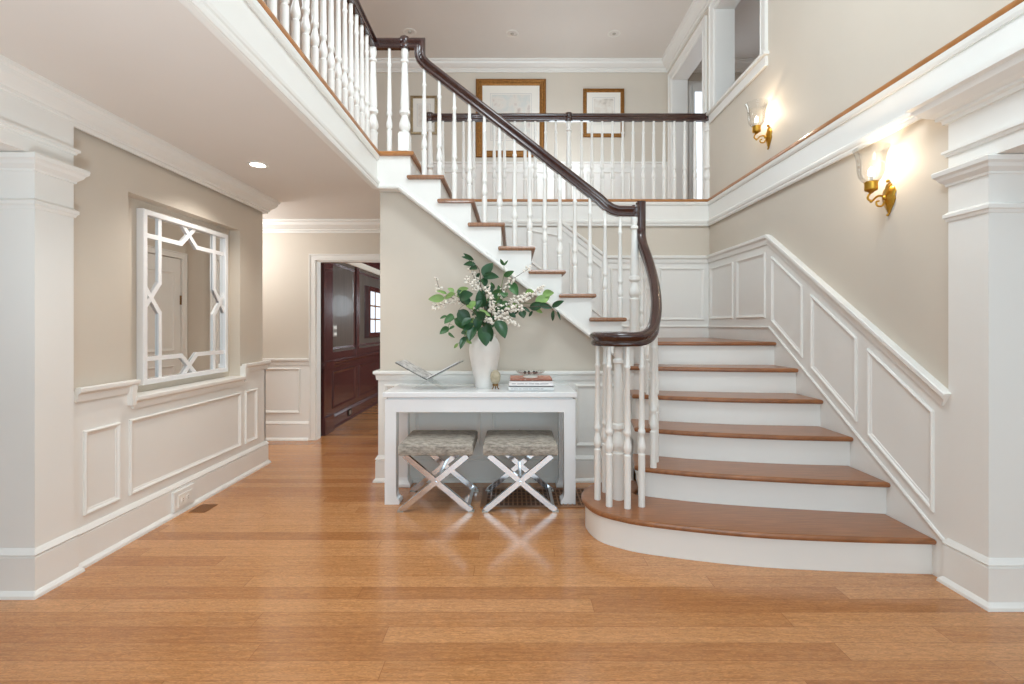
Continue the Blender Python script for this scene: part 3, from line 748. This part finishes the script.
fa = thing('flower_arrangement', 'arrangement of green leafy branches and cream blossom sprigs in the white vase', 'flowers', (VX, VY, TZ+.05))
def zp(zx, zy, Y):     # photograph crop coordinates to a point at depth Y
    x = 425+zx/6.844; y = 250+zy/6.844
    return Vector(((x-CX)*Y/FPX, Y, CAMH+(CY-y)*Y/FPX))
def leaf(mb, a, b, wd, tilt):
    ax = b-a; L = ax.length; t = ax.normalized()
    nrm = Vector((random.uniform(-.5, .5), -1, random.uniform(-.1, .6))); sd = t.cross(nrm).normalized(); nn = sd.cross(t).normalized()
    if nn.y > 0: nn = -nn
    n = 8; rows = []
    for i in range(n+1):
        s = i/n; wv = wd*.5*(math.sin(PI*min(1, s**.8))**.75 if 0 < s < 1 else 0.02)
        c = a+t*(L*s)+nn*(tilt*L*math.sin(PI*s))
        rows.append([c-sd*wv+nn*wv*.35, c-sd*wv*.5+nn*wv*.12, c, c+sd*wv*.5+nn*wv*.12, c+sd*wv+nn*wv*.35])
    V = [[mb.bm.verts.new(p) for p in r] for r in rows]
    for i in range(n):
        for j in range(4): mb.bm.faces.new((V[i][j], V[i][j+1], V[i+1][j+1], V[i+1][j]))
MOUTH = Vector((VX, VY, TZ+.33))
# branch: stem points in the crop, depth, leaf list (base, tip, width px, tone)
BR = [
 ([(425, 470), (385, 270), (370, 130), (300, 70)], 3.78, 'D', [(330, 70, 262, 22, 24), (335, 68, 248, 46, 22), (330, 85, 262, 102, 26), (345, 95, 280, 104, 28), (358, 118, 302, 132, 34)]),
 ([(430, 450), (410, 280), (395, 180)], 3.70, 'D', [(395, 178, 465, 88, 66), (398, 178, 508, 188, 50), (398, 190, 412, 252, 44), (392, 395, 372, 272, 66), (420, 300, 470, 250, 40)]),
 ([(440, 460), (500, 330), (538, 180), (540, 105)], 3.80, 'M', [(540, 105, 516, 60, 22), (540, 106, 568, 70, 12), (540, 180, 610, 144, 34), (455, 295, 548, 312, 62), (480, 425, 548, 395, 52), (540, 330, 560, 290, 40), (540, 350, 545, 400, 34)]),
 ([(400, 480), (290, 370), (200, 310), (130, 320)], 3.68, 'L', [(135, 328, 22, 338, 50), (205, 298, 135, 335, 40), (215, 290, 300, 262, 44), (150, 300, 75, 280, 20), (200, 285, 155, 262, 26)]),
 ([(405, 490), (320, 420), (240, 330)], 3.64, 'D', [(240, 330, 330, 300, 66), (235, 322, 320, 372, 56), (228, 412, 306, 502, 78), (265, 340, 225, 270, 46), (350, 410, 390, 340, 44)]),
 ([(410, 500), (330, 470), (200, 470), (160, 520)], 3.66, 'M', [(162, 528, 100, 576, 40), (195, 450, 132, 505, 46), (160, 566, 205, 602, 18), (200, 470, 320, 545, 66), (150, 450, 102, 470, 18), (190, 440, 150, 470, 30), (200, 520, 165, 545, 20)]),
 ([(415, 520), (370, 510), (320, 560), (280, 610)], 3.60, 'D', [(375, 450, 362, 558, 62), (335, 525, 305, 625, 60), (280, 592, 242, 680, 40), (250, 560, 285, 575, 24), (330, 500, 265, 560, 46), (320, 470, 250, 520, 50)]),
 ([(415, 520), (330, 520), (260, 600), (230, 640)], 3.64, 'L', [(228, 640, 198, 672, 20), (300, 545, 285, 640, 26), (370, 410, 450, 455, 26), (330, 400, 280, 385, 36), (345, 350, 300, 400, 40), (320, 640, 285, 620, 18)]),
 ([(430, 540), (420, 520), (410, 530)], 3.58, 'D', [(388, 525, 418, 660, 84), (428, 505, 452, 628, 70), (490, 482, 548, 606, 78), (400, 470, 350, 420, 60)]),
 ([(450, 480), (560, 400), (700, 390), (850, 385)], 3.76, 'D', [(715, 398, 815, 368, 52), (868, 390, 952, 348, 36), (876, 412, 874, 488, 22), (906, 418, 928, 482, 12), (575, 428, 622, 462, 32), (660, 415, 676, 468, 46), (738, 420, 710, 456, 22), (780, 370, 870, 398, 36)]),
 ([(450, 470), (590, 370), (760, 370)], 3.82, 'L', [(755, 370, 855, 318, 64), (805, 300, 884, 294, 46), (688, 290, 748, 286, 36), (750, 400, 805, 432, 24), (640, 400, 600, 360, 24)]),
 ([(440, 460), (520, 340), (580, 230)], 3.86, 'M', [(582, 222, 636, 312, 56), (520, 300, 500, 240, 28), (470, 270, 450, 220, 26), (560, 350, 535, 400, 40), (430, 330, 480, 380, 44)]),
]
TONE = {'D': (LEAFD, STEM), 'M': (LEAFM, GSTEM), 'L': (LEAFL, GSTEM)}
for pts, Y, tone, leaves in BR:
    p3 = [MOUTH, Vector((VX+.0, VY, TZ+.41))]+[zp(a, b, VY+(Y-VY)*(i+1)/len(pts)) for i, (a, b) in enumerate(pts)]
    P = spline([tuple(p) for p in p3], 4); n = len(P)
    st = MB().tube(P, [.0045-.003*i/n for i in range(n)], 6)
    lf = MB()
    for x0, y0, x1, y1, wpx in leaves:
        Ya = Y+random.uniform(-.03, .03); a = zp(x0, y0, Ya); b = zp(x1, y1, Ya+random.uniform(-.07, .05))
        near = min(P, key=lambda q: (Vector(q)-a).length)
        st.tube([near, tuple((Vector(near)+a)/2+Vector((0, 0, .004))), tuple(a)], .0013, 5)
        leaf(lf, a, b, wpx*Y/FPX/6.844*1.15, random.uniform(-.02, .1))
    for q in range(5):
        a = Vector(P[random.randint(8, max(9, int(n*.75)))]); b = a+Vector((random.uniform(-.07, .07), random.uniform(-.05, .06), random.uniform(-.06, .07)))
        leaf(lf, a, b, random.uniform(.025, .045), random.uniform(-.02, .1))
    s = st.build('leafy_branch', TONE[tone][1], fa, True)
    lf.build('leaves', TONE[tone][0], s, True)
BL = [([(470, 470), (600, 390), (700, 320), (800, 265)], 3.72, 70), ([(455, 450), (450, 330), (425, 265)], 3.66, 46), ([(400, 330), (335, 250), (285, 200)], 3.72, 34),
      ([(390, 430), (250, 350), (105, 375), (65, 385)], 3.70, 56), ([(370, 430), (130, 300), (95, 255), (78, 190)], 3.76, 12), ([(460, 440), (560, 240), (710, 128)], 3.84, 30),
      ([(480, 480), (560, 480), (630, 505)], 3.64, 30), ([(420, 500), (440, 480), (475, 490)], 3.60, 22), ([(400, 300), (345, 205), (310, 130)], 3.80, 26), ([(480, 460), (580, 410), (660, 395)], 3.68, 36), ([(470, 440), (600, 340), (700, 310)], 3.78, 36)]
for pts, Y, nb in BL:
    p3 = [MOUTH, Vector((VX, VY, TZ+.41))]+[zp(a, b, VY+(Y-VY)*(i+1)/len(pts)) for i, (a, b) in enumerate(pts)]
    P = spline([tuple(p) for p in p3], 5); n = len(P)
    s = MB().tube(P, [.004-.0025*i/n for i in range(n)], 6).build('blossom_branch', STEM, fa, True)
    bm = MB(); start = 11
    for i in range(int(nb*1.5)):
        q = Vector(P[random.randint(min(start, n-3), n-1)])
        o = Vector((random.uniform(-1, 1), random.uniform(-1, 1), random.uniform(-1, 1)))*.022
        bm.ball(q+o, random.uniform(.006, .0125), 6, 1, 1, random.uniform(.6, 1))
    bm.build('blossoms', BLOOM, s, True)

# acrylic cradle with an open book
bs = thing('book_stand', 'clear acrylic book cradle at the left end of the console table', 'stand', (-.625, 3.68, TZ))
def rotp(p, c=(-.625, 3.68), a=-.10):
    x, y = p[0]-c[0], p[1]-c[1]
    return (c[0]+x*math.cos(a)-y*math.sin(a), c[1]+x*math.sin(a)+y*math.cos(a), p[2])
def plate(mb, x0, z0, x1, z1, y0, y1, t):
    d = Vector((x1-x0, z1-z0)).normalized(); n = Vector((-d.y, d.x))*t
    sec = [(x0, z0), (x1, z1), (x1+n.x, z1+n.y), (x0+n.x, z0+n.y)]
    mb.loops([[rotp((x, y, z)) for x, z in sec] for y in (y0, y1)])
VXB, VZB = -.625, .872
mb = MB()
for s in (-1, 1):
    plate(mb, VXB+s*.115, TZ+.001, VXB-s*.20, VZB+.105, 3.62, 3.76, s*-.006 if s > 0 else .006)
mb.build('cradle', ACRYL, bs)
ob = thing('open_book', 'slim open book with a grey picture page resting in the acrylic cradle', 'book', (VXB, 3.68, VZB))
for s in (-1, 1):
    mb = MB(); plate(mb, VXB, VZB+.004, VXB+s*.235, VZB+.127, 3.58, 3.80, .004*s); mb.build('cover', BEAD, ob)
    mb = MB(); plate(mb, VXB+s*.004, VZB+.010, VXB+s*.231, VZB+.130, 3.585, 3.795, .008*s); mb.build('pages', PAGE if s < 0 else BOOKW, ob)
# books
def book(name_label, x0, x1, y0, y1, z0, z1, cov, letters=None):
    t = thing('book', name_label, 'book', ((x0+x1)/2, (y0+y1)/2, z0))
    mb = MB(); mb.box(x0, x1, y0, y1, z0, z0+.003); mb.box(x0, x1, y0, y1, z1-.003, z1); mb.box(x0, x1, y0, y0+.004, z0, z1)
    mb.build('cover', cov, t)
    MB().box(x0+.005, x1-.005, y0+.004, y1-.005, z0+.003, z1-.003).build('pages', BOOKW, t)
    if letters:
        mb = MB(); x = x0+.02; zc = (z0+z1)/2
        for wl in letters:
            if x+wl > x1-.02: break
            mb.box(x, x+wl, y0-.0008, y0, zc-.0035, zc+.0035); x += wl+.007
        mb.build('spine_lettering', INK, t)
    return t
zb = TZ
book('pale grey book at the bottom of the stack on the console table', -.033, .30, 3.545, 3.80, zb, zb+.032, BOOKG, [.012, .03, .02, .04, .018, .05, .02])
book('thick white book in the middle of the stack on the console table', -.028, .292, 3.55, 3.80, zb+.032, zb+.073, BOOKW, [.03, .05, .02, .04, .03, .06])
book('salmon pink covered book on top of the stack beneath the glass dish', -.02, .285, 3.555, 3.80, zb+.073, zb+.087, COVER)
dz = zb+.087
gd = thing('glass_dish', 'small clear glass dish with dark beads on the salmon book', 'dish', (.13, 3.66, dz))
MB().lathe([(.052, dz), (.055, dz+.004), (.052, dz+.01), (.03, dz+.014), (.004, dz+.014)], (.13, 3.66, 0), 24).build('foot', PLATE, gd, True)
MB().lathe([(.02, dz+.013), (.06, dz+.018), (.098, dz+.034), (.108, dz+.048), (.105, dz+.049), (.094, dz+.038), (.058, dz+.024), (.01, dz+.02)], (.13, 3.66, 0), 28).build('bowl', SHADE, gd, True)
for i in range(7):
    a = 2*PI*i/7; MB().ball((.13+.045*math.cos(a), 3.66+.045*math.sin(a), dz+.036), .010, 10).build('bead', BEAD, gd, True)
eg = thing('egg_ornament', 'mottled stone egg on a small bronze stand beside the white vase', 'ornament', (-.13, 3.63, TZ))
MB().lathe([(.038*math.sin(PI*i/16)*(1.06 if i > 8 else 1.0), TZ+.035+.055*(1-math.cos(PI*i/16))) for i in range(17)], (-.13, 3.63, 0), 20).build('egg', STONE, eg, True)
mb = MB(); mb.lathe([(.02, TZ+.028), (.024, TZ+.034), (.02, TZ+.044), (.016, TZ+.04)], (-.13, 3.63, 0), 16)
for i in range(3):
    a = 2*PI*i/3-.5; mb.tube([(-.13+.016*math.cos(a), 3.63+.016*math.sin(a), TZ+.034), (-.13+.02*math.cos(a), 3.63+.02*math.sin(a), TZ+.016), (-.13+.03*math.cos(a), 3.63+.03*math.sin(a), TZ+.004)], .004, 6)
mb.build('stand', HINGE, eg, True)

# ================================================================== MIRROR IN THE NICHE
MX = -2.345; M0, M1, MZ0, MZ1 = 3.106, 4.03, .895, 2.02
mi = thing('wall_mirror', 'tall wall mirror with white lattice frame hung in the left wall niche', 'mirror', (-2.37, (M0+M1)/2, MZ0))
MB().mold([(M0, MZ0), (M1, MZ0), (M1, MZ1), (M0, MZ1)], [(0, -.042), (0, .0), (.004, .004), (.032, .004), (.036, 0), (.036, -.042)], WX(MX), True).build('frame', LACQ, mi)
MB().box(MX-.042, MX-.022, M0+.02, M1-.02, MZ0+.02, MZ1-.02).build('glass', MIRR, mi)
f = .025; ins = .165; W_, H_ = M1-M0, MZ1-MZ0
K = [0]
def bars(mb, pts):
    for a, b in zip(pts, pts[1:]):
        d = (Vector(b)-Vector(a)).normalized()*.008
        K[0] += 1; e = .0005*(K[0] % 7)
        mb.bar((MX-.017+e, a[0]-d.x, a[1]-d.y), (MX-.017+e, b[0]+d.x, b[1]+d.y), .030, .011, (1, 0, 0))
my, mz = (M0+M1)/2, (MZ0+MZ1)/2
for side in (0, 1):       # left and right runs
    yi = M0+ins if side == 0 else M1-ins; ye = M0+f if side == 0 else M1-f
    mb = MB()
    bars(mb, [(yi, MZ1-f), (yi, mz+.10), (ye, mz-.075)]); bars(mb, [(yi, MZ0+f), (yi, mz-.10), (ye, mz+.075)])
    mb.build('fretwork', LACQ, mi)
for side in (0, 1):
    zi = MZ0+ins if side == 0 else MZ1-ins; ze = MZ0+f if side == 0 else MZ1-f
    mb = MB()
    bars(mb, [(M0+f, zi), (my-.085, zi), (my+.07, ze)]); bars(mb, [(M1-f, zi), (my+.085, zi), (my-.07, ze)])
    mb.build('fretwork', LACQ, mi)

# ================================================================== SCONCES
def sconce(label, y, z):
    X = XR if z > ZU else XR
    t = thing('wall_sconce', label, 'wall lamp', (X, y, z), 'brass wall sconces')
    mb = MB()
    out = [(0, .09), (.014, .078), (.012, .066), (.03, .055), (.038, .03), (.03, .01), (.036, -.012), (.026, -.04), (.012, -.066), (0, -.095)]
    pts = out+[(-a, b) for a, b in out[-2:0:-1]]
    L = [[(X-h, y+u*s*1.3, z+v*s) for u, v in pts] for h, s in ((0, 1), (.008, 1), (.014, .86), (.018, .6), (.026, .34), (.03, .1))]
    mb.loops(L); mb.ball((X-.03, y, z), .014, 10); mb.ball((X-.012, y, z+.097), .010, 8); mb.ball((X-.012, y, z-.098), .008, 8)
    mb.build('backplate', BRASS, t, True)
    xc = X-.108
    arm = spline([(X-.025, y, z-.004), (X-.05, y, z+.012), (X-.08, y, z+.004), (xc+.005, y, z-.018), (xc-.018, y, z-.006), (xc-.016, y, z+.014), (xc, y, z+.03)], 5)
    mb = MB().tube(arm, .006, 8)
    mb.tube(spline([(X-.03, y, z-.02), (X-.045, y, z-.045), (X-.072, y, z-.045), (X-.078, y, z-.024), (X-.062, y, z-.018)], 5), .0055, 8)
    mb.ball((xc, y, z-.02), .009, 8)
    mb.build('arm', BRASS, t, True)
    MB().lathe([(.010, z+.028), (.014, z+.034), (.03, z+.042), (.034, z+.05), (.033, z+.08), (.036, z+.088), (.034, z+.092), (.02, z+.09)], (xc, y, 0), 20).build('cup', BRASS, t, True)
    MB().lathe([(.010, z+.088), (.010, z+.125), (.004, z+.128)], (xc, y, 0), 10).build('candle_sleeve', PLATE, t, True)
    MB().lathe([(.006, z+.127), (.013, z+.14), (.0125, z+.152), (.006, z+.168), (.001, z+.178)], (xc, y, 0), 12).build('bulb', BULB, t, True)
    sh = [(.030, .088), (.046, .100), (.062, .125), (.069, .16), (.070, .20), (.076, .245), (.090, .285)]
    MB().lathe([(r, z+h) for r, h in sh]+[(r-.0025, z+h) for r, h in sh[::-1]], (xc, y, 0), 32, closed=True).build('lamp_shade', SHADE, t, True)
    lamp('sconce_light', 'POINT', (xc, y, z+.20), 3.4, (1, .80, .58), .018)
    return t
sconce('lit brass wall sconce below the oak ledge, beside the right pillar', 2.815, 2.008)
sconce('lit brass wall sconce above the oak ledge, under the upper opening', 4.14, 2.865)

# ================================================================== DOWNLIGHTS
def downlight(label, x, y, z, lit, group=None):
    t = thing('recessed_light', label, 'ceiling light', (x, y, z), group)
    r = .05 if lit else .06
    MB().lathe([(r, z-.001), (r+.022, z-.001), (r+.02, z-.006), (r+.003, z-.007), (r, z-.003)], (x, y, 0), 28, closed=True).build('trim_ring', PLATE, t, True)
    MB().lathe([(r+.001, z-.002), (.001, z-.0025)], (x, y, 0), 24).build('lens', DOWNL if lit else CEIL, t, True)
    if not lit: MB().lathe([(.022, z-.0025), (.02, z-.01), (.001, z-.01)], (x, y, 0), 16).build('bulb', STEEL, t, True)
    return t
downlight('lit recessed downlight in the low ceiling over the left corridor', -1.83, 3.515, ZC, True)
downlight('unlit recessed light in the high ceiling above the large gilt picture', -.01, (ZT-CAMH)*FPX/(CY-33.5), ZT, False)
downlight('unlit recessed light in the high ceiling above the small gilt picture', 1.27, (ZT-CAMH)*FPX/(CY-33.5), ZT, False)
downlight('unlit recessed light in the high ceiling beside the top of the stairs', -1.29, (ZT-CAMH)*FPX/(CY-32), ZT, False)
lamp('downlight_beam', 'SPOT', (-1.83, 3.515, ZC-.02), 42, (1, .95, .88), .05, rot=(0, 0, 0), spot=2.3)
lamp('hall_ceiling_fill', 'SPOT', (-1.2, 1.9, ZC-.02), 28, (.92, .95, 1), .05, rot=(0, 0, 0), spot=2.3)  # added fill from the low ceiling; no downlight is fitted here

# ================================================================== PICTURES
def picture(label, x0, x1, z0, z1, fw, fm, pm, pin):
    y = YH
    t = thing('framed_picture', label, 'picture', ((x0+x1)/2, y, z0), 'framed pictures in the upper hall')
    MB().mold([(x0, z0), (x1, z0), (x1, z1), (x0, z1)], [(0, .0), (0, .02), (fw*.12, .032), (fw*.3, .034), (fw*.45, .024), (fw*.7, .026), (fw*.85, .018), (fw, .014), (fw, 0)], WY(y), True).build('frame', fm, t)
    MB().box(x0+fw*.8, x1-fw*.8, y-.012, y-.002, z0+fw*.8, z1-fw*.8).build('mount', MATB, t)
    a, b, c, d = pin
    MB().box(x0+a, x1-b, y-.015, y-.012, z0+c, z1-d).build('print', pm, t)
    MB().mold([(x0+a-.018, z0+c-.018), (x1-b+.018, z0+c-.018), (x1-b+.018, z1-d+.018), (x0+a-.018, z1-d+.018)], [(0, 0), (0, .0015), (.004, .0015), (.004, 0)], WY(y-.012), True).build('border_line', INK, t)
picture('large gilt framed pale landscape on the upper hall wall', -.519, .461, 3.62, 4.71, .092, GOLD, PRINT1, (.22, .22, .25, .22))
picture('small gilt framed sketch on the upper hall wall, right of the large one', 0.978, 1.552, 3.90, 4.575, .052, GOLD, PRINT2, (.15, .15, .2, .14))
picture('small champagne framed picture on the upper hall wall, left of the large gilt one', -1.43, -1.06, 3.94, 4.475, .035, SILV, PRINT2, (.11, .11, .13, .13))

# ================================================================== SMALL FITTINGS
ov = thing('wall_outlet', 'white double outlet on a raised block in the left baseboard', 'outlet', (xw+.03, 3.35, .03))
MB().box(xw+.016, xw+.036, 3.25, 3.455, .03, .165, .005).build('mounting_block', WHITE, ov)
MB().box(xw+.036, xw+.042, 3.285, 3.42, .05, .135, .002).build('cover_plate', PLATE, ov)
for y in (3.325, 3.38):
    so = MB().loops([[(xw+h, y+.02*math.cos(a)*s, .0925+.022*math.sin(a)*s) for a in [2*PI*i/12 for i in range(12)]] for h, s in ((.042, 1), (.0445, .95))]).build('socket', PLATE, ov)
    mb = MB()
    for dz_ in (-.007, .007): mb.box(xw+.0445, xw+.0449, y-.004, y+.004, .0925+dz_-.0015, .0925+dz_+.0015)
    mb.build('slot', DARK, so)
fv = thing('floor_vent', 'small brown floor vent beside the left baseboard outlet', 'floor vent', (-2.14, 3.42, 0))
MB().box(-2.215, -2.10, 3.34, 3.49, .0, .003).build('tray', VENTB, fv)
mb = MB()
for i in range(7): mb.box(-2.207+.0155*i, -2.199+.0155*i, 3.35, 3.48, .003, .006)
mb.build('grille', VENTB, fv)
fg = thing('floor_grille', 'wide brown slotted floor grille behind the stools under the console table', 'floor vent', (.16, 3.62, 0))
MB().box(-.20, .56, 3.45, 3.80, 0, .002).build('well', WELL, fg)
mb = MB()
for i in range(24): mb.box(-.195+.0325*i-.005, -.195+.0325*i+.005, 3.45, 3.80, .002, .006)
for i in range(6): mb.box(-.20, .56, 3.455+.068*i-.004, 3.455+.068*i+.004, .002, .005)
mb.build('grille_bars', VENTB, fg)
mb = MB().mold([(-.20, 3.45), (.56, 3.45), (.56, 3.80), (-.20, 3.80)], [(0, 0), (0, .006), (-.03, .006), (-.03, 0)], XY, True); mb.build('border', VENTB, fg)
sw = thing('light_switch', 'steel double switch plate on the dark study panelling', 'switch', (XM, 6.16, 1.15))
MB().box(XM, XM+.008, 6.08, 6.24, 1.13, 1.28, .002).build('cover_plate', STEEL, sw)
for z in (1.165, 1.245): MB().box(XM+.008, XM+.016, 6.11, 6.21, z-.02, z+.02, .002).build('rocker', PLATE, sw)
so = thing('wall_outlet', 'dark outlet plate in the mahogany baseboard of the study', 'outlet', (XM+.03, 6.64, .05))
MB().box(XM+.03, XM+.042, 6.58, 6.70, .05, .14, .002).build('cover_plate', DARK, so)
MB().box(XM+.042, XM+.045, 6.60, 6.68, .07, .12).build('socket', STEEL, so)
